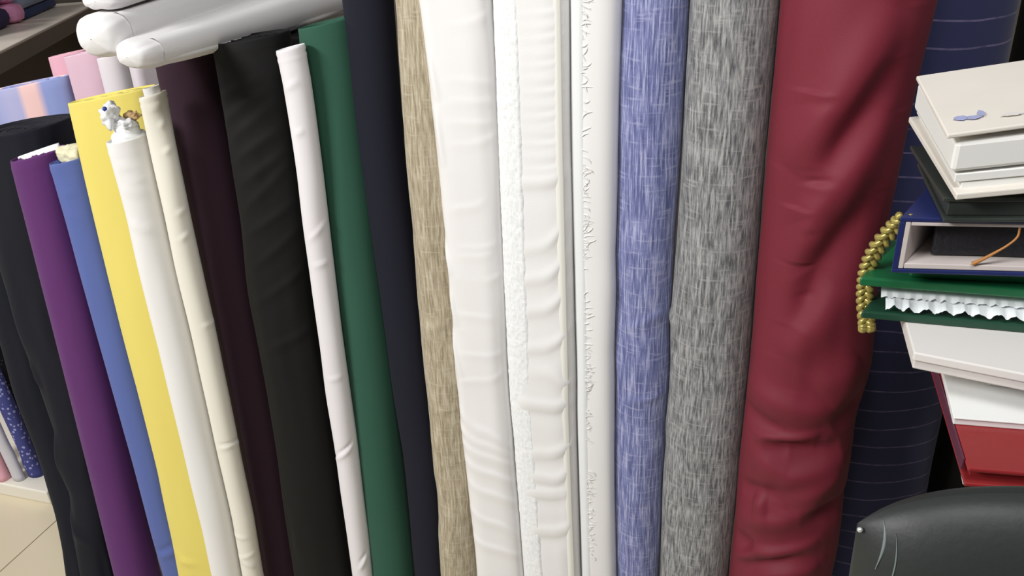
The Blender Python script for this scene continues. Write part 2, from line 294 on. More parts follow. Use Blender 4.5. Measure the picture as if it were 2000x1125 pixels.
# creases: width, height of the ridge, then angle and height of each point along it
FOLDS = {
    'red': [(.0336, .0158, .389, 1.442, -.031, 1.346, -.665, 1.246), (.0192, -.0112, .539, 1.385, -.159, 1.253), (.0264, .0135, .638, 1.32, -.147, 1.199, -.354, 1.119), (.024, -.0135, .585, 1.219, -.037, 1.123, -.262, 1.032), (.0264, .0112, .314, 1.096, -.382, .984), (.0036, -.0025, -.396, 1.237, -.033, 1.241), (.0048, .002, -.423, 1.229, -.02, 1.233), (.0048, -.0015, -.421, 1.329, -.088, 1.34), (.006, -.0015, -.331, 1.166, -.103, 1.171), (.0048, -.0015, -.391, 1.075, -.071, 1.083), (.0252, .0108, -1.04, .919, -.106, .907, .602, .907), (.0144, -.0092, -1.144, .879, -.332, .867), (.0108, .0092, -.82, .833, -.57, .849, .355, .868), (.0144, -.0123, -.666, .834, .277, .85), (.0216, .0108, -.832, .813, -.114, .792, .997, .822), (.0216, -.0092, -.153, .827, .821, .841), (.018, -.0108, -1.158, .735, -.21, .757), (.0216, .0092, -.777, .726, -.428, .731), (.0216, .0108, -.052, .742, .894, .799), (.0216, -.0108, .159, .721, 1.445, .734), (.018, .0092, -1.029, .678, -.111, .712, .522, .743), (.0162, -.0108, -1.176, .639, -.596, .641), (.0108, .0092, -1.126, .592, -.535, .64, .624, .679), (.0144, -.0108, -.95, .59, .249, .649), (.018, .0092, -.598, .598, .71, .628), (.036, .0092, .861, .984, .17, .936), (.027, -.0092, 1.227, .923, .503, .881)],
    'whiteA': [(.008, .002, -.955, .799, .198, .753, 1.195, .724), (.008, .002, -1.14, .734, .218, .706, 1.291, .687), (.008, .002, -.928, .696, .161, .674, 1.316, .651), (.008, .002, -.9, .653, .284, .628, 1.359, .606), (.008, .002, -.937, .591, .283, .565, 1.391, .53), (.008, .002, -.94, .528, .202, .51, 1.145, .494), (.008, .002, -1.317, .767, .063, .732, 1.146, .706), (.006, .0008, -.111, 1.344, 1.276, 1.336), (.006, .0008, -.165, 1.314, 1.231, 1.311), (.006, .0008, -.215, 1.248, .454, 1.256, 1.306, 1.264), (.006, .0008, -.224, 1.089, 1.033, 1.098), (.006, .0008, -.246, 1.074, .78, 1.083), (.006, .0008, .171, 1.037, 1.254, 1.047), (.006, .0008, -.225, 1.283, 1.052, 1.282), (.006, .0008, -.57, .977, .633, .974), (.006, .0008, -.052, 1.416, 1.299, 1.432), (.006, .0008, -.563, .903, 1.171, .911), (.006, .0008, -.395, 1.146, .514, 1.168), (.006, .0008, -.718, .848, 1.11, .876), (.008, .0028, -.72, 1.38, -.438, 1.31), (.008, .0028, -.632, 1.302, -.475, 1.213), (.008, .0028, -1.229, 1.1, -.513, 1.04), (.008, .0028, -.883, 1.018, -.484, .951), (.008, .0028, -.997, .944, -.411, .857)],
    'whiteB': [(.005, .0011, .028, 1.43, 1.188, 1.433), (.005, .0007, .02, 1.416, 1.184, 1.424), (.005, .0007, .018, 1.411, 1.18, 1.417), (.005, .0011, .009, 1.397, 1.173, 1.405), (.005, .0007, .001, 1.382, 1.165, 1.39), (.005, .0007, -.002, 1.377, 1.158, 1.377), (.005, .0011, -.011, 1.362, 1.153, 1.369), (.005, .0007, -.019, 1.347, 1.149, 1.361), (.005, .0007, -.021, 1.343, 1.142, 1.348), (.005, .0011, -.029, 1.327, 1.135, 1.332), (.005, .0007, -.037, 1.312, 1.128, 1.319), (.005, .0007, -.04, 1.307, 1.124, 1.311), (.005, .0011, -.049, 1.291, 1.12, 1.302), (.005, .0007, -.057, 1.276, 1.111, 1.288), (.005, .0007, -.06, 1.271, 1.102, 1.272), (.005, .0011, -.069, 1.254, 1.095, 1.259), (.005, .0007, -.079, 1.239, 1.09, 1.251), (.005, .0007, -.082, 1.234, 1.083, 1.241), (.005, .0011, -.092, 1.216, 1.071, 1.226), (.0115, .0022, -.287, 1.195, 1.195, 1.215), (.011, -.0015, -.297, 1.179, 1.183, 1.2), (.0115, .0022, -.206, 1.084, 1.206, 1.158), (.011, -.0015, -.216, 1.068, 1.193, 1.142), (.0115, .0022, -.319, 1.033, 1.158, 1.098), (.011, -.0015, -.332, 1.016, 1.146, 1.082), (.0115, .0022, -.275, .982, 1.205, 1.048), (.011, -.0015, -.289, .964, 1.191, 1.032), (.0115, .0022, -.322, .918, 1.244, .979), (.011, -.0015, -.336, .9, 1.228, .962), (.0115, .0022, -.019, .898, .502, .874, 1.164, .873), (.011, -.0015, -.029, .879, .495, .856, 1.16, .854), (.0115, .0022, -.585, .829, .249, .829, 1.159, .843), (.011, -.0015, -.613, .809, .238, .809, 1.158, .823), (.0115, .0022, -.39, .686, .211, .685, .909, .711), (.011, -.0015, -.415, .664, .194, .664, .892, .691), (.0115, .0022, -.347, .723, 1.111, .765), (.011, -.0015, -.371, .702, 1.092, .745), (.0115, .0022, -.66, .643, .828, .665), (.011, -.0015, -.696, .621, .811, .644), (.0115, .0022, -.68, .554, 1.011, .598), (.011, -.0015, -.721, .53, .992, .576)],
    'black2': [(.011, .003, -1.082, 1.302, .546, 1.332), (.01, -.0018, -1.081, 1.291, .52, 1.322), (.011, .003, -.995, 1.264, .672, 1.315), (.01, -.0018, -1.081, 1.251, .645, 1.304), (.011, .003, -.584, 1.239, .819, 1.293), (.01, -.0018, -.643, 1.227, .792, 1.282), (.011, .003, -.563, 1.204, .833, 1.251), (.01, -.0018, -.619, 1.191, .807, 1.24), (.011, .003, -.538, 1.163, .927, 1.214), (.01, -.0018, -.593, 1.15, .902, 1.202), (.011, .003, -.468, 1.119, 1.045, 1.196), (.01, -.0018, -.512, 1.106, 1.018, 1.184), (.011, .003, -.417, 1.078, .975, 1.127), (.01, -.0018, -.449, 1.065, .952, 1.115), (.011, .003, -.31, 1.019, 1.056, 1.081), (.01, -.0018, -.339, 1.005, 1.038, 1.068), (.011, .003, -.378, .949, 1.24, 1.012), (.01, -.0018, -.424, .935, 1.218, .999), (.011, .003, -.407, .857, 1.157, .895), (.01, -.0018, -.471, .841, 1.114, .882)],
    'ivory': [(.004, .003, -.17, .653, 1.145, .657, 2.241, .648), (.003, -.003, -.081, .662, 2.239, .658), (.004, .0022, .585, 1.268, 1.215, 1.273), (.004, .0022, .504, 1.226, 1.328, 1.23), (.004, .0022, .573, 1.122, 1.481, 1.126), (.004, .0022, .363, 1.077, 1.366, 1.085), (.004, .0022, .655, .911, 2.234, .911), (.004, .0022, -.864, .439, .781, .433), (.004, .0022, -.86, .378, 1.331, .392), (.004, .0022, .113, 1.297, 1.176, 1.298), (.004, .0035, -.388, .378, 1.032, .351)],
    'wlilac': [(.004, .003, -1.019, .639, 1.131, .675), (.003, -.003, -1.02, .647, 1.19, .684), (.004, .003, .127, .37, 1.118, .405), (.004, -.002, .211, .391, 1.244, .416), (.004, .0018, -.694, 1.33, .68, 1.338), (.004, .0018, -.281, 1.261, .528, 1.265), (.004, .0018, -.452, 1.083, 1.55, 1.113), (.004, .0018, -.234, 1.038, 1.291, 1.043), (.004, .0018, -.314, .82, 1.054, .823)],
    'white1': [(.005, .0018, -.277, 1.21, 1.361, 1.195), (.005, .0018, -.229, 1.166, 1.375, 1.158), (.005, .0018, .076, 1.18, 1.586, 1.18), (.005, .0018, -.55, 1.11, 1.153, 1.089)],
    'blue': [(.006, .004, -.372, .201, .782, .219), (.005, -.004, -.459, .214, .752, .242), (.004, .0012, -.173, 1.098, .54, 1.094), (.004, .0012, -.266, 1.05, .587, 1.045)],
    'yellow': [(.006, .0025, -.954, .247, -.167, .227), (.006, .0025, -.905, .218, -.067, .24)],
    'graylinen': [(.012, .004, -1.476, 1.002, -1.045, .98), (.008, -.004, -1.012, .964, -.904, .932), (.006, .003, -.928, .685, -.519, .574), (.008, -.003, -1.018, .64, -.723, .544), (.006, -.003, -.815, .826, -.617, .776)],
    'bluelinen': [(.006, .002, -.597, .684, .43, .641), (.006, .002, -.679, .66, .218, .62), (.006, .002, -.537, .844, 1.144, .86), (.006, .002, -.71, .968, .976, 1.005)],
    'black1': [(.012, .006, -.792, .655, -.534, .582), (.012, .006, -.554, .46, -.777, .34), (.012, .006, -.774, .237, .229, .163)],
    'beige': [(.005, .0018, -.829, .774, .942, .79), (.005, .0018, -.79, .662, 1.084, .682), (.005, .0018, -.49, .56, .907, .55), (.005, .0018, -.418, .477, 1.299, .481), (.005, .0018, -.689, .935, .718, .949)],
}
class Outline:
    def __init__(s, k, y0, y1, top, cx, rx):
        s.k, s.y0, s.y1, s.top = k, y0, y1, top
        n = len(cx); s.z = np.linspace(0, top, n); s.cx = np.array(cx, float); s.rx = np.array(rx, float) if hasattr(rx, '__len__') else np.full(n, float(rx))
    def at(s, z):
        return np.interp(z, s.z, s.cx), s.y0+(s.y1-s.y0)*np.asarray(z)/s.top, np.interp(z, s.z, s.rx)
def smooth1(a, n):
    if n < 2: return a
    k = np.ones(n)/n; p = np.concatenate([np.full(n, a[0]), a, np.full(n, a[-1])]); p = np.convolve(p, k, 'same'); return p[n:-n]
def fold_field(S, Z, P, wd):
    """soft crease along a polyline: steep above, gentle below, fading at both ends"""
    lens = [math.hypot(q[0]-p[0], q[1]-p[1]) for p, q in zip(P, P[1:])]; tot = sum(lens)+1e-9; best = None; acc = 0.0
    for (p, q), l in zip(zip(P, P[1:]), lens):
        dx, dz = q[0]-p[0], q[1]-p[1]; t = np.clip(((S-p[0])*dx+(Z-p[1])*dz)/(l*l+1e-12), 0, 1)
        ex, ez = S-p[0]-t*dx, Z-p[1]-t*dz; d2 = ex*ex+ez*ez; g = (acc+t*l)/tot
        w2 = np.where(ez > 0, wd*.75, wd*(1.6 if wd < .012 else 1.1))**2
        v = np.exp(-d2/w2)*np.sin(math.pi*np.clip(g*.94+.03, 0, 1))**.7
        best = v if best is None else np.maximum(best, v); acc += l
    return best
def roll(ol, name, label, mat, folds=(), nphi=64, nz=160, amp=.0006, sharp=3, core='cardboard', core_r=.42, core_up=.004, layers=6, end_mat=None,
         group=None, lump=0.0, seed=0, flat=0, sag=0.0, cat='fabric roll', z_base=0.0, tilt=0.0, rim=True):
    cx0, cy0, _ = ol.at(0.0); org = (float(cx0), float(cy0), z_base)
    root = thing(name, label, cat, org, group)
    if tilt: ol = Outline(ol.k, ol.y0, ol.y1+(ol.y1-ol.y0)*.0, ol.top+tilt*float(ol.rx[-1])*.75, list(ol.cx), list(ol.rx))
    zs = np.linspace(z_base, ol.top, nz); cx, cy, rx = ol.at(zs); cx = smooth1(cx, sharp); rx = smooth1(rx, sharp)
    ph = np.linspace(-math.pi, math.pi, nphi+1)[:-1]
    PH, Z = np.meshgrid(ph, zs); RX = np.repeat(rx[:, None], nphi, 1); S = PH*RX
    D = vnoise(S*45+seed*3.1, Z*9+seed*1.7)*amp + vnoise(S*14+seed, Z*2.6+seed)*amp*2
    if lump: D += vnoise(S*70+seed*5, Z*38+seed)*lump
    for fo in folds:
        wd, a = fo[0], fo[1]; pz = list(zip(fo[2::2], fo[3::2])); r0 = float(np.interp(sum(q[1] for q in pz)/len(pz), zs, rx))
        D += a*fold_field(S, Z, [(p*r0, z) for p, z in pz], wd)
    if sag: D += sag*np.exp(-Z/.12)*(.5+vnoise(S*30+seed, Z*22))
    hz = np.minimum(1, (ol.top-Z)/.012); D = D*(.3+.7*hz)
    if rim:
        u_ = ol.top-Z+.002*vnoise(S*20+seed, Z*0+seed); D += .0009*np.exp(-((u_-.004)/.0025)**2)+.0007*np.exp(-((u_-.013)/.003)**2)-.0006*np.exp(-((u_-.0085)/.002)**2)
    n2 = 2.0+flat; ex = lambda c: np.sign(c)*np.abs(c)**(2/n2)
    X = cx[:, None]+ex(np.sin(PH))*(RX+D); Y = cy[:, None]-ex(np.cos(PH))*(RX*ol.k+D); ZZ = Z+tilt*(X-cx[:, None])*np.clip(Z/ol.top, 0, 1)
    ZZ[-1] -= .0015
    V = np.stack([X, Y, ZZ], -1).reshape(-1, 3); UV = np.stack([S, Z], -1).reshape(-1, 2)
    F = []
    for i in range(nz-1):
        a = i*nphi
        for k in range(nphi): F.append((a+k, a+(k+1) % nphi, a+nphi+(k+1) % nphi, a+nphi+k))
    # rim turning over, then foot
    V = list(map(tuple, V)); UV = list(map(tuple, UV)); last = (nz-1)*nphi
    def ring(f, dz, wob=0.0):
        b = len(V)
        for k in range(nphi):
            x, y, z = X[-1, k], Y[-1, k], ol.top+tilt*(X[-1, k]-cx[-1])*f
            V.append((cx[-1]+(x-cx[-1])*f, cy[-1]+(y-cy[-1])*f, z+dz+wob*math.sin(3*ph[k]+seed+f*30))); UV.append((ph[k]*rx[-1]*f, ol.top+.02*(1-f)))
        return b
    prev = last
    for f, dz in ((.985, .0012), (.955, .001), (.93, -.004), (.92, -.012)):
        b = ring(f, dz)
        for k in range(nphi): F.append((prev+k, prev+(k+1) % nphi, b+(k+1) % nphi, b+k))
        prev = b
    F.append(tuple(range(nphi))[::-1])
    body = mesh('rolled_cloth', V, F, mat, root, org, UV)
    # the wound layers seen on the end
    V, UV, F = [], [], []; prof = []; L = layers
    for j in range(L):
        f1 = .935-(.935-core_r)*j/L; f0 = .935-(.935-core_r)*(j+1)/L; h = RNG.uniform(-.004, .0005)-.001*j/L
        prof += [(f1-.004, h-.0035), (f1-(f1-f0)*.25, h), (f0+(f1-f0)*.3, h), (f0, h-.0035)]
    prev = None
    for f, dz in prof:
        b = ring(f, dz, .0012)
        if prev is not None:
            for k in range(nphi): F.append((prev+k, prev+(k+1) % nphi, b+(k+1) % nphi, b+k))
        prev = b
    mesh('wound_layers', V, F, end_mat or mat, root, org, UV)
    if core:
        V, UV, F = [], [], []; prev = None
        for f, dz in ((core_r+.01, -.03), (core_r+.01, core_up), (core_r-.10, core_up), (core_r-.10, -.06), (.02, -.06)):
            b = ring(f, dz)
            if prev is not None:
                for k in range(nphi): F.append((prev+k, prev+(k+1) % nphi, b+(k+1) % nphi, b+k))
            prev = b
        mesh('core_tube', V, F, core, root, org, UV, smooth=False)
    return root, org
def surf(ol, p, z, off=0.0):
    cx, cy, rx = ol.at(z); return (float(cx+math.sin(p)*(rx+off)), float(cy-math.cos(p)*(rx*ol.k+off)), float(z))
OL = {n: Outline(*v) for n, v in ROLLS.items()}
FD = lambda n: FOLDS.get(n, ())
# ================================================================ the setting
def struct(o): o['kind'] = 'structure'; return o
TS = .62; TX0, TY0 = -1.873, 1.371          # tile joints
fl = struct(bm_obj('floor', bx(-6, 3, -4, 4.2, -.06, -.006, 0), 'grout'))
tile_me = None
for i in range(-5, 7):
    for j in range(-6, 4):
        x0, y0 = TX0+i*TS, TY0-.30+j*TS
        if tile_me is None:
            t = bm_obj('floor_tile', bx(.0015, TS-.0015, .0015, TS-.0015, -.012, 0, .001), 'tile_ceramic', fl); tile_me = t.data
        else: t = link(bpy.data.objects.new('floor_tile', tile_me), fl)
        t.location = (x0, y0, 0)
struct(bm_obj('wall_back', bx(-6, 3, 2.75, 2.9, 0, 3.0, 0), 'taupe_paint'))
struct(bm_obj('wall_left', bx(-6.1, -5.9, -4, 2.75, 0, 3.0, 0), 'wall_paint'))
pl = bm_obj('display_plinth', bx(-5.0, -1.942, 1.371, 2.3, 0, .045, .004), 'plinth_white')
tag(pl, 'low white platform on the tiled floor under the leaning fabrics', 'plinth')

# ================================================================ the row of standing rolls
G = 'fabric rolls standing in a row'
def R(n, name, label, mat, **kw):
    kw.setdefault('group', G); return roll(OL[n], name, label, mat, FD(n), **kw)
R('black0', 'fabric_roll', 'outermost blue-black fabric roll at the left end of the row', 'blue_black_cloth', amp=.002, seed=1, tilt=0.1)
R('black1', 'fabric_roll', 'wide blue-black fabric roll directly behind the purple roll', 'blue_black_cloth', amp=.0025, seed=2, core=None, core_r=.1, layers=5, flat=.6, tilt=0.12)
r, org = R('purple', 'fabric_roll', 'purple fabric roll with white paper showing in its end', 'purple_cloth', seed=3, core=None, core_r=.12, layers=5, tilt=0.18)
o = OL['purple']; c = o.at(o.top)
pts = []
for i in range(25):
    a = i/24; x_ = -.036+a*.082; pts.append((c[0]+x_, c[1]-.016+.030*math.sin(a*2.2), o.top+.0085+.18*x_))
V, F = [], []
for i, p in enumerate(pts):
    h = .003+.007*(i/24); V += [(p[0], p[1]-.002, p[2]-.02), (p[0], p[1]-.002, p[2]+h), (p[0], p[1]+.004, p[2]+h*1.1), (p[0], p[1]+.004, p[2]-.02)]
for i in range(24):
    for k in range(3): F.append((4*i+k, 4*i+4+k, 4*i+5+k, 4*i+1+k))
F += [(0, 1, 2, 3), (99, 98, 97, 96)]
mesh('paper_insert', V, F, 'white_paper', r, org)
def crumple(name, ctr, sx, sy, sz, mat, root, org, amp=.35, freq=70, seed=0, sub=4):
    bm = bmesh.new(); bmesh.ops.create_icosphere(bm, subdivisions=sub, radius=1)
    for v in bm.verts:
        d = v.co.normalized(); q = Vector((d.x*sx, d.y*sy, d.z*sz))
        n = mnoise.noise(q*freq+Vector((seed, seed*2, 0))); n2 = abs(mnoise.noise(q*freq*2.3+Vector((seed, 0, 3))))
        q *= 1+amp*n-amp*.6*n2; v.co = q+Vector(ctr)
    return bm_obj(name, bm, mat, root, org, smooth=True)
r, org = R('blue', 'fabric_roll', 'periwinkle blue fabric roll with crumpled cream paper in its end', 'periwinkle_cloth', seed=4, amp=.0008, core=None, core_r=.3, tilt=0.18)
o = OL['blue']; c = o.at(o.top)
crumple('crumpled_paper', (c[0]+.006, c[1]-.002, o.top+.014), .034, .024, .020, 'cream_paper', r, org, seed=3, freq=60)
r, org = R('yellow', 'fabric_roll', 'bright yellow flat-folded fabric roll between the blue and white rolls', 'yellow_cloth', seed=5, core=None, core_r=.10, layers=4, flat=.5, tilt=0.17)
r, org = R('white1', 'fabric_roll', 'cream white fabric roll topped with knotted plastic in front of yellow', 'cream_white_cloth', seed=6, core=None, core_r=.5, layers=3, end_mat='cream_white_cloth', tilt=0.15)
o = OL['white1']; c = o.at(o.top)
bm = bmesh.new(); n = 40; prof = [(.80, -.004), (.80, .010), (.76, .012), (.62, .0125), (.60, .014), (.60, .026), (.5, .028), (.05, .020)]
rings = []
for f, dz in prof:
    rings.append([bm.verts.new((c[0]+.004+f*c[2]*math.sin(2*math.pi*k/n), c[1]-f*c[2]*.9*math.cos(2*math.pi*k/n), o.top+dz+.0015*math.sin(6*math.pi*k/n+f*9))) for k in range(n)])
for a, b in zip(rings, rings[1:]):
    for k in range(n): bm.faces.new((a[k], a[(k+1) % n], b[(k+1) % n], b[k]))
bm_obj('inner_cloth', bm, 'bright_white_card', r, org, smooth=True)
kn = crumple('plastic_knot', (c[0]-.010, c[1]-.012, o.top+.043), .0165, .014, .0215, 'plastic_wrap', r, org, amp=.55, freq=110, seed=5)
crumple('ink_dot', (c[0]-.006, c[1]-.0235, o.top+.058), .0042, .0034, .0042, 'blue_ink', kn, org, amp=.1, sub=2)
crumple('plastic_tail', (c[0]+.008, c[1]-.004, o.top+.030), .022, .014, .010, 'plastic_wrap', r, org, amp=.6, freq=120, seed=9)
crumple('torn_core', (c[0]+.016, c[1]+.006, o.top+.040), .016, .008, .007, 'cardboard', r, org, amp=.5, freq=150, seed=2)
R('ivory', 'fabric_roll', 'narrow ivory fabric roll squeezed between cream white and plum rolls', 'ivory_cloth', seed=7, amp=.0010, core='white_paper', core_r=.6, core_up=.012, layers=3, nphi=72, nz=320, tilt=0.2)
R('plum', 'fabric_roll', 'dark plum fabric roll under the end of the white bolts', 'plum_cloth', seed=8, core=None, core_r=.15, tilt=0.18)
R('black2', 'fabric_roll', 'thick black fabric roll with slanting creases right of the plum roll', 'black_cloth', seed=9, amp=.0015, core=None, core_r=.15, nphi=96, nz=260, tilt=0.12)
R('wlilac', 'fabric_roll', 'thin lilac-white fabric roll leaning before the green roll', 'lilac_white_cloth', seed=10, amp=.0012, core=None, core_r=.2, layers=3, nphi=72, nz=320, tilt=0.2)
R('green', 'fabric_roll', 'dark green fabric roll standing right of the thin lilac-white roll', 'green_cloth', seed=11, core=None, core_r=.15, layers=8, tilt=0.18)
R('navyblack', 'fabric_roll', 'midnight blue fabric roll between the green and oatmeal rolls', 'midnight_cloth', seed=12)
R('beige', 'linen_roll', 'oatmeal slub linen roll left of the white satin roll', 'oatmeal_linen', seed=13, amp=.0014, lump=.0004, nphi=72, nz=300)
R('whiteA', 'satin_roll', 'creased white satin roll right of the oatmeal linen roll', 'satin_white_cloth', seed=14, amp=.0010, nphi=128, nz=520, sharp=9, flat=1.4)
r, org = R('whiteB', 'voile_roll', 'glossy white roll with a rough woven strip along its left', 'sheer_white_cloth', seed=15, amp=.0010, nphi=128, nz=520, sharp=5, flat=1.4)
OLFLAT = {id(OL['whiteB']): 1.4, id(OL['whiteC']): .6}
def surf(ol, p, z, off=0.0):
    cx, cy, rx = ol.at(z); e = 2/(2+OLFLAT.get(id(ol), 0)); sn, cs = math.sin(p), math.cos(p)
    return (float(cx+math.copysign(abs(sn)**e, sn)*(rx+off)), float(cy-math.copysign(abs(cs)**e, cs)*(rx*ol.k+off)), float(z))
def strip(name, ol, p0, p1, z0, z1, mat, root, org, off=.0012, nu=12, nv=400, rough=.0, ragged=0.0, fr=(200, 120), seed=0, th=.0012):
    """a strip of cloth lying on the roll between two angles"""
    V, UV, F = [], [], []; us = np.linspace(0, 1, nu)
    for i in range(nv):
        z = z0+(z1-z0)*i/(nv-1); rr = float(ol.at(z)[2])
        for u in us:
            e = float(vnoise(np.array([z*fr[0]*.8+seed]), np.array([u*3.0+seed]))[0])*ragged*(abs(2*u-1)**1.0)
            p = p0+(p1-p0)*u+e/rr; s = p*rr
            h = off+rough*float(vnoise(np.array([s*fr[0]+seed]), np.array([z*fr[1]+seed*2]))[0]) - (.0026 if u in (0., 1.) else 0)
            V.append(surf(ol, p, z, h)); UV.append((s, z))
    for i in range(nv-1):
        for k in range(nu-1): F.append((i*nu+k, i*nu+k+1, (i+1)*nu+k+1, (i+1)*nu+k))
    return mesh(name, V, F, mat, root, org, UV)
o = OL['whiteB']
so = strip('selvage', o, -1.15, -.10, 0, 1.515, 'woven_white_strip', r, org, off=.0014, nu=34, nv=700, rough=.0004, ragged=.0004, fr=(300, 170), seed=3)
so['label'] = 'rough woven white strip along the roll'
strip('folded_edge', o, .50, .92, 0, 1.515, 'cream_edge_cloth', r, org, off=.0016, nu=6, nv=200, seed=5)
r, org = R('whiteC', 'fringed_roll', 'narrow pale white roll with a frayed fringe beside blue linen', 'pale_white_cloth', seed=16, amp=.0006, nphi=96, nz=260, flat=.6)
o = OL['whiteC']
strip('flat_border', o, -1.0, -.24, 0, 1.515, 'cool_white_cloth', r, org, off=.0016, nu=8, nv=240, seed=1)
# the frayed fringe: little curled threads one beside another down the border's edge
rnd = random.Random(5); V, UV, F = [], [], []
z = .02
while z < 1.5:
    dens = .5+.5*math.sin(z*23)+.35*math.sin(z*57+1)
    if rnd.random() < .12+.6*max(0, dens):
        p = -.17+rnd.uniform(-.07, .07); L = rnd.uniform(.006, .016); a = rnd.uniform(-1.3, 1.3); bend = rnd.uniform(-1.5, 1.5)
        rr = float(o.at(z)[2]); s, zz = p*rr-L*.5*math.cos(a), z-L*.5*math.sin(a); q = []
        for i in range(6):
            t = i/5; aa = a+bend*(t-.5)*2
            q.append((s, zz)); s += L/5*math.cos(aa); zz += L/5*math.sin(aa)
        b = len(V); wd = rnd.uniform(.0005, .0012)
        for i, (s_, z_) in enumerate(q):
            wv = wd*math.sin(math.pi*(i+.6)/6.2); z_ = min(max(z_, .002), 1.51)
            for k in range(6):
                ang = 2*math.pi*k/6; P = surf(o, s_/rr, z_+wv*math.cos(ang), .0009+wv*.7*math.sin(ang)); V.append(P); UV.append((s_, z_))
        for i in range(5):
            for k in range(6): F.append((b+i*6+k, b+i*6+(k+1) % 6, b+(i+1)*6+(k+1) % 6, b+(i+1)*6+k))
    z += rnd.uniform(.0012, .0030)
fr = mesh('frayed_fringe', V, F, 'cream_white_cloth', r, org, UV); fr['kind'] = 'stuff'
R('bluelinen', 'linen_roll', 'blue slub linen roll left of the grey linen roll', 'blue_linen', seed=17, amp=.0010, lump=.0004, nphi=84, nz=340)
R('graylinen', 'linen_roll', 'grey slub linen roll between the blue linen and wine red rolls', 'grey_linen', seed=18, amp=.0010, lump=.0004, nphi=96, nz=340)
R('red', 'satin_roll', 'wide wine red satin roll with heavy creases near the bottom', 'wine_red_cloth', seed=19, amp=.0016, nphi=160, nz=520, sharp=27)
R('navy', 'pinstripe_roll', 'navy blue pinstriped fabric roll behind the pile of albums', 'pinstripe_cloth', seed=20, amp=.001)
ol4 = Outline(.7, 1.235, 1.30, 1.368, [-.835]*3, .085)
roll(ol4, 'fabric_roll', 'black fabric roll hidden behind the thin lilac-white roll head', 'black_cloth', seed=22, group=G, core=None, core_r=.15)
ol3 = Outline(.8, 1.29, 1.36, 1.5, [.408]*4, .085)
roll(ol3, 'fabric_roll', 'black fabric roll hidden mostly behind the red folder', 'black_cloth', seed=21, group=G)

# ================================================================ rolls on the plinth behind
GB = 'fabric rolls on the platform behind the row'
def back(name, label, mat, x0, x1, y, top, k, seed, **kw):
    """roll whose head spans x0..x1; foot a little nearer"""
    r_ = (x1-x0)/2; ol = Outline(k, y-.05, y, top, [(x0+x1)/2+kw.pop('dx', 0.0), (x0+x1)/2], r_)
    rt, og = roll(ol, name, label, mat, seed=seed, group=GB, nz=60, tilt=.16, **kw)
    return rt
back('fabric_roll', 'wide lilac, peach and blue striped roll behind the black roll heads', 'soft_striped_cloth', -1.805, -1.552, 1.52, 1.200, .38, 31, core=None, core_r=.1)
back('fabric_roll', 'pink fabric roll standing beneath the pale shelf board', 'pink_cloth', -1.672, -1.560, 1.60, 1.262, .5, 32, core=None, core_r=.1)
back('fabric_roll', 'mauve-pink fabric roll half covering the pink roll', 'mauve_pink_cloth', -1.521, -1.415, 1.50, 1.285, .5, 33, core=None, core_r=.1, flat=.5)
back('fabric_roll', 'blush white fabric roll between mauve-pink roll and white bolts', 'blush_white_cloth', -1.364, -1.300, 1.43, 1.296, .8, 34, core=None, core_r=.1)
back('fabric_roll', 'white fabric roll peeking out below the white bolts', 'blush_white_cloth', -1.40, -1.25, 1.55, 1.284, .6, 35, core=None, core_r=.1)
# cloths leaning at the far left
GL = 'cloth rolls at the foot of the far left wall'
def low(label, mat, fx, fy, hx, hy, top, r_, seed):
    ol = Outline(.8, fy, hy, top, [fx, hx], r_); roll(ol, 'fabric_roll', label, mat, seed=seed, group=GL, z_base=.045, nz=60, nphi=40, amp=.002, sag=.006)
low('navy floral cloth roll on the platform beside the blue-black rolls', 'navy_floral_cloth', -2.037, 1.43, -2.085, 1.46, .95, .024, 41)
low('black dotted cloth roll on the platform behind the navy floral roll', 'black_dotted_cloth', -2.060, 1.49, -2.150, 1.52, 1.0, .026, 42)
low('white cloth roll on the platform behind the black dotted roll', 'blush_white_cloth', -2.20, 1.60, -2.215, 1.63, .95, .03, 46)
low('grey-white cloth roll on the platform beside navy floral roll', 'grey_white_cloth', -2.072, 1.400, -2.150, 1.43, .95, .019, 43)
low('pale pink cloth roll on the platform left of grey-white roll', 'pink_cloth', -2.122, 1.394, -2.215, 1.42, .95, .022, 44)
low('lilac cloth roll on the platform at the picture edge', 'lilac_cloth', -2.185, 1.41, -2.28, 1.44, .95, .028, 45)
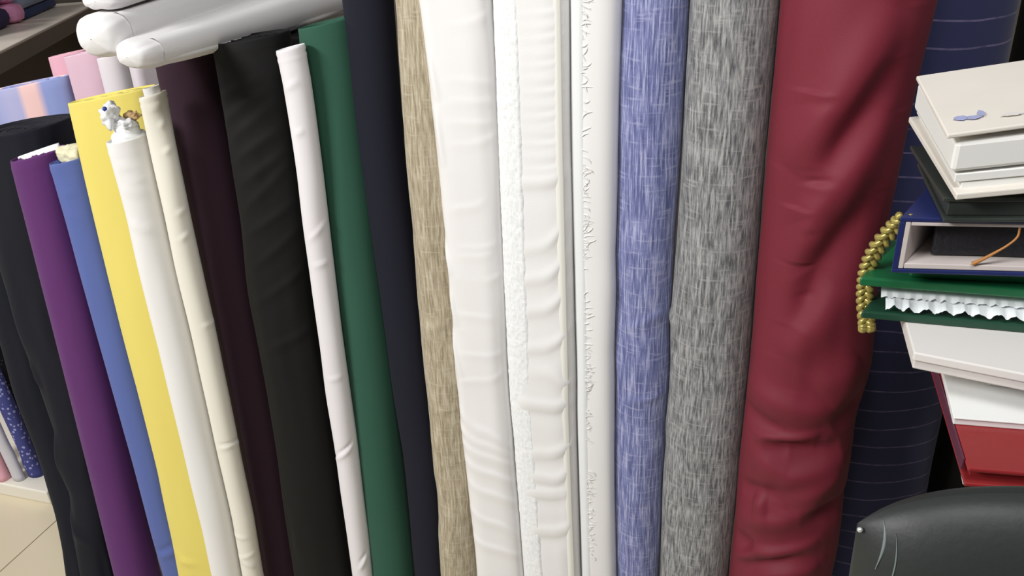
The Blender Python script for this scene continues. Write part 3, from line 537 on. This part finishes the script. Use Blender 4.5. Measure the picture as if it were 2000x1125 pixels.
# ================================================================ white bolts lying on the roll tops
GW = 'white fabric bolts lying across the roll heads'
def bolt(label, a, b, hw, hh, mat, seed, roll_ang=0.0, droop=0.0, flat=.7, grow=0.0):
    """flat bolt from near end a to far end b, half width hw, half height hh, cloth ends tucked round"""
    a, b = Vector(a), Vector(b); ax = (b-a); L = ax.length; ax.normalize(); side = ax.cross(Vector((0, 0, 1))).normalized(); up = side.cross(ax)
    q = Matrix.Rotation(roll_ang, 3, ax); side = q @ side; up = q @ up
    root = thing('fabric_bolt', label, 'fabric bolt', a, GW); n, m = 56, 90; V, UV, F = [], [], []
    ts = [0, .003, .010, .020, .032]+[.045+(1-.09)*i/(m-11) for i in range(m-10)]+[.968, .98, .99, .997, 1.0]
    for i, t in enumerate(ts):
        d = min(t, 1-t)*L; f = math.sqrt(max(0., 1-max(0., 1-d/.028)**2)); f = .45+.55*f if 0 < t < 1 else .02; gr = 1+grow*min(1, t/.45); f *= gr
        p = a+ax*(L*t)
        for k in range(n):
            th = 2*math.pi*k/n; e = 2/(2+flat); cx_ = math.copysign(abs(math.cos(th))**e, math.cos(th)); cz_ = math.copysign(abs(math.sin(th))**e, math.sin(th))
            dn = .0016*float(vnoise(np.array([th*3+seed]), np.array([t*L*9+seed]))[0])
            v = p+side*(cx_*(hw+dn)*f)+up*(cz_*(hh+dn)*f); v.z -= droop*(t**2)
            V.append(v); UV.append((th*hw, t*L))
    for i in range(len(ts)-1):
        for k in range(n): F.append((i*n+k, i*n+(k+1) % n, (i+1)*n+(k+1) % n, (i+1)*n+k))
    mesh('folded_cloth', V, F, mat, root, tuple(a), UV)
    # the loose outer end of the cloth, a thin lip running along the bolt
    V, UV, F = [], [], []
    for i in range(40):
        t = .05+.9*i/39; p = a+ax*(L*t); gr = 1+grow*min(1, t/.45)
        for (cs, sn, o_) in ((.25, 1, .000), (.45, .985, .0022), (.75, .86, .0028), (.95, .55, .0026), (1.0, .1, .0024), (.97, -.35, .0)):
            v = p+side*(cs*(hw*gr+o_))+up*(sn*(hh*gr+o_)); v.z -= droop*t*t; V.append(v); UV.append((cs*.05, t*L))
    for i in range(39):
        for k in range(5): F.append((i*6+k, i*6+k+1, i*6+7+k, i*6+6+k))
    mesh('loose_end', V, F, mat, root, tuple(a), UV)
    return root
bolt('lower white fabric bolt resting on plum and black roll heads', (-.862, .953, 1.398), (-.84, 1.70, 1.396), .029, .019, 'bolt_white_cloth', 51, roll_ang=.2, grow=.6)
bolt('thick middle white fabric bolt above the yellow roll', (-.920, .958, 1.421), (-.925, 1.75, 1.445), .037, .029, 'bolt_white_cloth', 52, roll_ang=.1, grow=.12)
bolt('pinkish white fabric bolt at the very top of the bolts', (-.925, .990, 1.467), (-.95, 1.75, 1.495), .034, .014, 'bolt_pinkwhite_cloth', 53, grow=.2)
# ================================================================ shelf on the left with folded cloths
U = Vector((-.461, .887, 0)); Wd = Vector((-.887, -.461, 0)); SA = Vector((-1.954, 1.715, 0)); SZ = 1.25
def shp(u, wv, z=0): q = SA+U*u+Wd*wv; return (q.x, q.y, SZ+z)
def sh_prism(u0, u1, w0, w1, z0, z1, bev=.003):
    f = [shp(u, v)[:2] for u, v in ((u0, w0), (u1, w0), (u1, w1), (u0, w1))]
    return prism(f, SZ+z0, SZ+z1, bev)
su_ = thing('shelf_unit', 'pale shelf board on brown panels holding folded cloths at far left', 'shelf', shp(0, .2, -SZ))
so_ = tuple(su_.location)
bm_obj('shelf_board', sh_prism(-.08, 1.05, 0, .5, -.022, 0), 'shelf_laminate', su_, so_)
bm_obj('front_lip', sh_prism(-.08, 1.05, -.006, -.0005, -.05, -.004, .001), 'shelf_edge_brown', su_, so_)
bm_obj('back_panel', sh_prism(.10, 1.05, .12, .15, -SZ+.046, -.023, .001), 'shelf_edge_brown', su_, so_)
bm_obj('end_panel', sh_prism(1.06, 1.09, 0, .5, -SZ+.046, .3, .001), 'taupe_paint', su_, so_)
def folded(label, mats, u0, u1, w0, w1, hs, seed):
    root = thing('folded_cloth', label, 'folded cloth', shp((u0+u1)/2, (w0+w1)/2), 'folded cloths on the pale shelf'); og = tuple(root.location); z = .0005
    for i, (m_, h) in enumerate(zip(mats, hs)):
        bm = sh_prism(u0+.006*i, u1-.004*i, w0+.004*(i % 2), w1, z, z+h, min(h*.42, .03))
        bmesh.ops.subdivide_edges(bm, edges=list(bm.edges), cuts=3, use_grid_fill=True)
        for v in bm.verts:
            v.co += Vector((1, 1, .8))*(.006*mnoise.noise(v.co*14+Vector((seed, i, 0))))
            v.co.z = max(v.co.z, SZ+z)
        bm_obj('fold', bm, m_, root, og, smooth=True); z += h
    return root
folded('grey-blue folded cloth with dark blue underside on the shelf', ['deep_blue_cloth', 'grey_blue_cloth', 'grey_blue_cloth'], .62, .95, .13, .40, (.028, .045, .05), 1)
folded('bright pink folded cloth squeezed between the shelf cloths', ['hot_pink_cloth', 'hot_pink_cloth'], .525, .61, .12, .40, (.06, .08), 2)
folded('purple printed folded cloth at the shelf end', ['purple_print_cloth', 'purple_print_cloth'], .20, .515, .13, .40, (.06, .07), 3)
# ================================================================ counter and the pile on it
t = thing('counter_table', 'dark wooden counter table under the pile of folders', 'table', (.6, .85, 0)); to = (.6, .85, 0)
bm_obj('table_top', bx(.31, 1.0, .665, 1.10, 1.035, 1.072), 'dark_wood', t, to)
for x in (.36, .96):
    for y in (.69, 1.06): bm_obj('leg', bx(x-.02, x+.02, y-.02, y+.02, 0, 1.035), 'dark_wood', t, to)
bm_obj('apron', bx(.38, .94, .685, .700, .96, 1.035), 'dark_wood', t, to)
tag(bm_obj('paper_sheet', prism([(.199, .678), (.42, .678), (.42, .83), (.205, .83)], 1.0722, 1.0736, .0003), 'white_paper'), 'white sheet poking out beneath the red folder', 'paper')
f = thing('red_folder', 'glossy red folder at the bottom of the pile', 'folder', (.2, .675, 1.074)); fo = (.2, .675, 1.074)
bm_obj('front_cover', prism([(.1985, .672), (.52, .700), (.52, .93), (.1955, .905)], 1.091, 1.096, .0018), 'red_leather', f, fo)
bm_obj('pages', prism([(.204, .684), (.51, .712), (.51, .92), (.201, .90)], 1.0785, 1.091, .0006), 'red_leather', f, fo)
bm_obj('back_cover', prism([(.1985, .672), (.52, .700), (.52, .93), (.1955, .905)], 1.0742, 1.0785, .0016), 'red_leather', f, fo)
bm_obj('spine', prism([(.1960, .685), (.1980, .685), (.1950, .905), (.1930, .905)], 1.0835, 1.0962, .0006), 'mulberry_leather', f, fo)
p = thing('paper_pad', 'bright white card pad lying on the red folder', 'pad', (.2, .74, 1.096)); po = (.2, .74, 1.0962)
p.location = po
bm_obj('sheet_stack', prism([(.1955, .738), (.50, .760), (.50, .92), (.1990, .885)], 1.0962, 1.1035, .001), 'bright_white_card', p, po)
bm_obj('cover_sheet', prism([(.1945, .736), (.50, .758), (.50, .92), (.1985, .885)], 1.1037, 1.1055, .0006), 'bright_white_card', p, po)
tag(bm_obj('grey_box', bx(.235, .50, .80, .96, 1.106, 1.134), 'warm_white_card'), 'pale box set back between white pad and white folder', 'box')
wf = thing('white_folder', 'warm white card folder sticking out beneath the green folder', 'folder', (.16, .77, 1.134)); wo = (.16, .77, 1.1342); wf.location = wo
bm_obj('upper_flap', prism([(.1555, .768), (.47, .700), (.50, .90), (.1530, .92)], 1.1455, 1.1550, .0015), 'warm_white_card', wf, wo)
bm_obj('lower_flap', prism([(.1575, .772), (.47, .704), (.50, .90), (.1550, .92)], 1.1342, 1.1450, .0015), 'warm_white_card', wf, wo)
g = thing('diploma_folder', 'green leatherette folder with white lace inside', 'folder', (.2, .83, 1.1555)); go = (.2, .83, 1.1555)
lo = [(.110, .828), (.52, .826), (.52, 1.0), (.150, .925)]
bm_obj('back_cover', prism(lo, 1.1555, 1.1645, .002), 'deep_green_leather', g, go)
up_ = [(.1035, .828), (.52, .828), (.52, 1.0), (.146, .920)]
bm_obj('front_cover', prism(up_, 1.1935, 1.2035, .0022), 'green_leather', g, go)
bm_obj('fold_spine', bx(.14, .52, .955, .965, 1.164, 1.194), 'deep_green_leather', g, go)
bm_obj('padding', prism([(.150, .850), (.52, .850), (.52, .95), (.165, .905)], 1.165, 1.193, .004), 'lace_white', g, go)
rnd = random.Random(3)
def tri(q): return abs((q % 1.0)*2-1)
for L, (x0, zb, dr, teeth, amp_, yf) in enumerate(((.128, 1.1885, .008, 34, .0022, .836), (.133, 1.1800, .0065, 24, .0048, .8275))):
    V, UV, F = [], [], []; n = 420                   # frilled lace edges hanging out of the folder
    for i in range(n+1):
        t_ = i/n; x = x0+t_*.385; j_ = mnoise.noise(Vector((x*60, L*5, 0))); sc_ = tri(t_*teeth+.25*j_)*amp_*(1+.6*j_)
        rip = .0016*mnoise.noise(Vector((x*210, L*3, 1)))+.0008*mnoise.noise(Vector((x*620, L, 2)))
        for k in range(7):
            s_ = k/6
            V.append((x, .856+(yf-.856)*s_+rip*s_, zb-dr*s_**2-sc_*max(0, s_-.5)*2+rip*s_*.9)); UV.append((x, s_*.02))
    for i in range(n):
        for k in range(6): F.append((i*7+k, i*7+k+1, i*7+8+k, i*7+7+k))
    mesh('lace_edge', V, F, 'lace_white', g, go, UV)
# blue presentation box, open towards the viewer
b = thing('presentation_box', 'navy presentation box with open front and black pad inside', 'box', (.2, .85, 1.2040)); bo = (.2, .85, 1.2040)
z0, z1 = 1.2245, 1.2835
FLx, FRx = (.1275, .800), (.46, .835); BR, BL = (.50, 1.00), (.185, .945)
bm_obj('cushion_base', prism([(.150, .835), (.44, .850), (.46, .96), (.185, .925)], 1.2040, 1.2245, .003), 'green_leather', b, bo)
bm_obj('lid_panel', prism([FLx, FRx, BR, BL], z1-.0045, z1, .001), 'navy_leather', b, bo)
bm_obj('bottom_panel', prism([FLx, FRx, BR, BL], z0, z0+.0045, .001), 'navy_leather', b, bo)
bm_obj('side_panel', prism([FLx, (FLx[0]+.0055, FLx[1]+.0005), (BL[0]+.006, BL[1]), BL], z0+.0046, z1-.0046, .0008), 'navy_leather', b, bo)
bm_obj('back_panel', prism([(BL[0]+.007, BL[1]-.008), (BR[0]-.01, BR[1]-.01), (BR[0], BR[1]), (BL[0]+.007, BL[1])], z0+.0046, z1-.0046, .0008), 'navy_leather', b, bo)
bm_obj('side_lining', prism([(FLx[0]+.006, FLx[1]+.001), (FLx[0]+.0105, FLx[1]+.0015), (BL[0]+.012, BL[1]-.012), (BL[0]+.007, BL[1]-.010)], z0+.005, z1-.005, .0006), 'box_lining', b, bo)
bm_obj('floor_lining', prism([(FLx[0]+.011, FLx[1]+.0015), (.445, .836), (.48, .985), (BL[0]+.012, BL[1]-.012)], z0+.005, z0+.0105, .0008), 'box_lining', b, bo)
bm_obj('roof_lining', prism([(FLx[0]+.011, FLx[1]+.0015), (.445, .836), (.48, .985), (BL[0]+.012, BL[1]-.012)], z1-.0085, z1-.005, .0006), 'box_lining', b, bo)
bm = prism([(.163, .822), (.42, .850), (.44, .95), (.195, .918)], z0+.011, z1-.012, .004, 3)
bmesh.ops.subdivide_edges(bm, edges=list(bm.edges), cuts=5, use_grid_fill=True)
for v in bm.verts: v.co += Vector((0, -1, .3))*(.0022*mnoise.noise(v.co*160)+.0012*mnoise.noise(v.co*420))
tag(bm_obj('foam_pad', bm, 'black_foam', smooth=True), 'black spongy pad inside the open navy box', 'pad')
pt = [(.2335, .8135, 1.2745), (.2325, .811, 1.266), (.226, .810, 1.2575), (.2155, .809, 1.2485), (.205, .808, 1.2405), (.199, .808, 1.2365)]
ta = tube('hanging_cord', spline(pt, 24), [.0011+.0020*max(0, i/24-.45) for i in range(25)], 'amber_tassel'); tag(ta, 'thin amber tassel hanging in front of the black pad', 'tassel')
# gold braid
path = spline([(.1335, .806, 1.2815), (.126, .822, 1.262), (.1175, .842, 1.232), (.1135, .854, 1.204), (.1140, .858, 1.180), (.1165, .856, 1.158), (.1205, .850, 1.137), (.1215, .849, 1.131)], 150)
gb = thing('gold_braid', 'gold braided cord hanging at the corner of green folder', 'cord', path[-1])
for s_ in range(3):
    q = []
    for i, p_ in enumerate(path):
        t_ = (path[min(i+1, 150)]-path[max(i-1, 0)]).normalized(); u_ = t_.cross(Vector((0, 1, 0))).normalized(); v_ = t_.cross(u_)
        a_ = i*.27+s_*2*math.pi/3; wd = .0060
        q.append(p_+u_*wd*math.sin(a_)+v_*.0030*math.sin(2*a_))
    tube('strand', q, .0034, 'gold_cord', gb, tuple(path[-1]), n=8)
# dark book and the cream album on top
d = thing('dark_green_book', 'dark green book lying between the navy box and cream album', 'book', (.2, .80, z1)); do = (.2, .80, z1)
bm_obj('cover', prism([(.1635, .793), (.45, .835), (.46, .98), (.160, .955)], z1+.0002, z1+.0042, .001), 'dark_green_leather', d, do)
bm_obj('page_block', prism([(.1665, .800), (.445, .842), (.452, .97), (.163, .95)], z1+.0044, z1+.0190, .001), 'dark_green_leather', d, do)
bm_obj('top_cover', prism([(.1605, .796), (.45, .838), (.46, .98), (.150, .955)], z1+.0192, z1+.0235, .001), 'dark_green_leather', d, do)
zb = z1+.0238
al = thing('cream_album', 'cream album with blue smudge on its cover atop the pile', 'album', (.2, .80, zb)); ao = (.2, .80, zb)
def slab(name, FL, FR, BR_, BL_, th, mat, bev=.0012):
    P = [FL, FR, BR_, BL_]
    return bm_obj(name, prism([q[:2] for q in P], [q[2]-th for q in P], [q[2] for q in P], bev), mat, al, ao)
slab('back_cover', (.1670, .778, 1.3175), (.44, .850, 1.335), (.43, 1.02, 1.349), (.144, .955, 1.339), .0060, 'album_cream')
slab('page_block', (.1720, .790, 1.3245), (.44, .860, 1.3420), (.43, 1.01, 1.354), (.154, .95, 1.3440), .0062, 'album_white', .0005)
slab('page_block', (.1650, .787, 1.3330), (.44, .857, 1.3510), (.43, 1.01, 1.362), (.150, .95, 1.3520), .0078, 'album_white', .0008)
slab('page_block', (.1600, .784, 1.3635), (.44, .862, 1.3840), (.43, 1.01, 1.392), (.145, .942, 1.3800), .0290, 'album_white', .0040)
tc_ = slab('front_cover', (.1505, .778, 1.3720), (.43, .860, 1.3990), (.42, 1.04, 1.410), (.1400, .925, 1.3895), .0042, 'album_cream')
# blue print on the cover, worn and smeared
def on_cover(a, c_):
    FL, FR, BL_ = Vector((.1505, .778, 1.3720)), Vector((.43, .860, 1.3990)), Vector((.1400, .925, 1.3895)); return FL+(FR-FL)*a+(BL_-FL)*c_+Vector((0, 0, .0004))
for (a0, a1, c0, c1, mt, sd) in ((.035, .085, .16, .25, 'print_blue', 1), (.07, .125, .155, .225, 'print_blue', 6), (.112, .140, .18, .29, 'print_blue', 3), (.17, .25, .13, .19, 'print_pale', 2)):
    V, F = [on_cover((a0+a1)/2, (c0+c1)/2)], []
    for i in range(36):
        th = 2*math.pi*i/36; rr = .8+.35*mnoise.noise(Vector((math.cos(th)*2.2+sd, math.sin(th)*2.2, sd)))+.12*mnoise.noise(Vector((math.cos(th)*7, math.sin(th)*7, sd)))
        e = 1.; V.append(on_cover((a0+a1)/2+(a1-a0)/2*math.copysign(abs(math.cos(th))**e, math.cos(th))*rr, (c0+c1)/2+(c1-c0)/2*math.copysign(abs(math.sin(th))**e, math.sin(th))*rr))
    for i in range(36): F.append((0, 1+i, 1+(i+1) % 36))
    mesh('cover_print', V, F, mt, tc_, ao)
# ================================================================ black padded chair in the corner
ch = thing('office_chair', 'black leather padded chair back in the bottom right corner', 'chair', (.42, .42, 0)); co = (.42, .42, 0)
V, UV, F = [], [], []; nx, nz_, cxh, hw_ = 60, 48, .397, .305
def chair_top(x): e_ = max(0, hw_-abs(x-cxh)); return 1.178-.046*math.exp(-e_/.045)
def chair_pt(x, v, side):
    """v 0 foot .. 1 head; side +1 facing the pile, -1 facing the sitter"""
    zt = chair_top(x); z = .62+(zt-.62)*v
    s_ = abs(x-cxh)/hw_; th = .045*math.sqrt(max(0, 1-s_**6))*(max(0, 1-max(0, (v-.82)/.18)**2.4))**.5*(.75+.25*min(1, v*5))
    yc = .535+.05*(v-.6)-.02*s_**2
    return (x, yc+side*th, z)
for side in (1, -1):
    b0 = len(V)
    for i in range(nx+1):
        x = cxh-hw_*math.cos(math.pi*i/nx)
        for j in range(nz_+1):
            v_ = 1-(1-j/nz_)**1.6; V.append(chair_pt(x, v_, side)); UV.append((x, v_*.5))
    for i in range(nx):
        for j in range(nz_):
            a = b0+i*(nz_+1)+j; F.append((a, a+nz_+1, a+nz_+2, a+1) if side < 0 else (a, a+1, a+nz_+2, a+nz_+1))
bk = mesh('backrest', V, F, 'black_leather', ch, co, UV)
bm = bmesh.new(); bmesh.ops.create_uvsphere(bm, u_segments=12, v_segments=8, radius=.0022)
bmesh.ops.translate(bm, verts=bm.verts, vec=(.0935, .528, 1.132)); bm_obj('stud', bm, 'bright_stud', ch, co, smooth=True)
for (x_, w_, z0_, z1_) in ((.1065, .0011, 1.108, 1.142), (.1150, .0006, 1.090, 1.138), (.1120, .0005, 1.080, 1.104)):   # creases in the leather, their highlight painted on as pale slivers
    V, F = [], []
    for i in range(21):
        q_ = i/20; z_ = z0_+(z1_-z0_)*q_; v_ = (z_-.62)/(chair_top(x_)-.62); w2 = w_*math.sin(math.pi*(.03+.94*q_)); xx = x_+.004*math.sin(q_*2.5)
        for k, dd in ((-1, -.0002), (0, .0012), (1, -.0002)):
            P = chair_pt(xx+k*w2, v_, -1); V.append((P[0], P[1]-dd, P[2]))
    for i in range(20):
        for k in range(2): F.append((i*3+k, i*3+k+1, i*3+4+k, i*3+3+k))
    mesh('crease_highlight', V, F, 'crease_highlight_grey', bk, co)
bm_obj('seat', bx(.16, .68, -.02, .46, .42, .50, .03), 'black_leather', ch, co, smooth=True)
bm_obj('back_support', bx(.39, .45, .50, .53, .44, .66, .006), 'black_plastic', ch, co)
bm_obj('support_bar', bx(.39, .45, .22, .53, .40, .44, .006), 'black_plastic', ch, co)
tube('gas_column', [(.42, .22, .08), (.42, .22, .42)], .025, 'chrome', ch, co, n=16)
for i in range(5):
    a = 2*math.pi*i/5+.3; e = (.42+.27*math.cos(a), .22+.27*math.sin(a)); lg = tube('base_arm', [(.42, .22, .10), (e[0], e[1], .065)], [.026, .016], 'black_plastic', ch, co, n=10)
    tube('caster', [(e[0]-.012*math.sin(a), e[1]+.012*math.cos(a), .028), (e[0]+.012*math.sin(a), e[1]-.012*math.cos(a), .028)], .0275, 'black_plastic', lg, co, n=16)
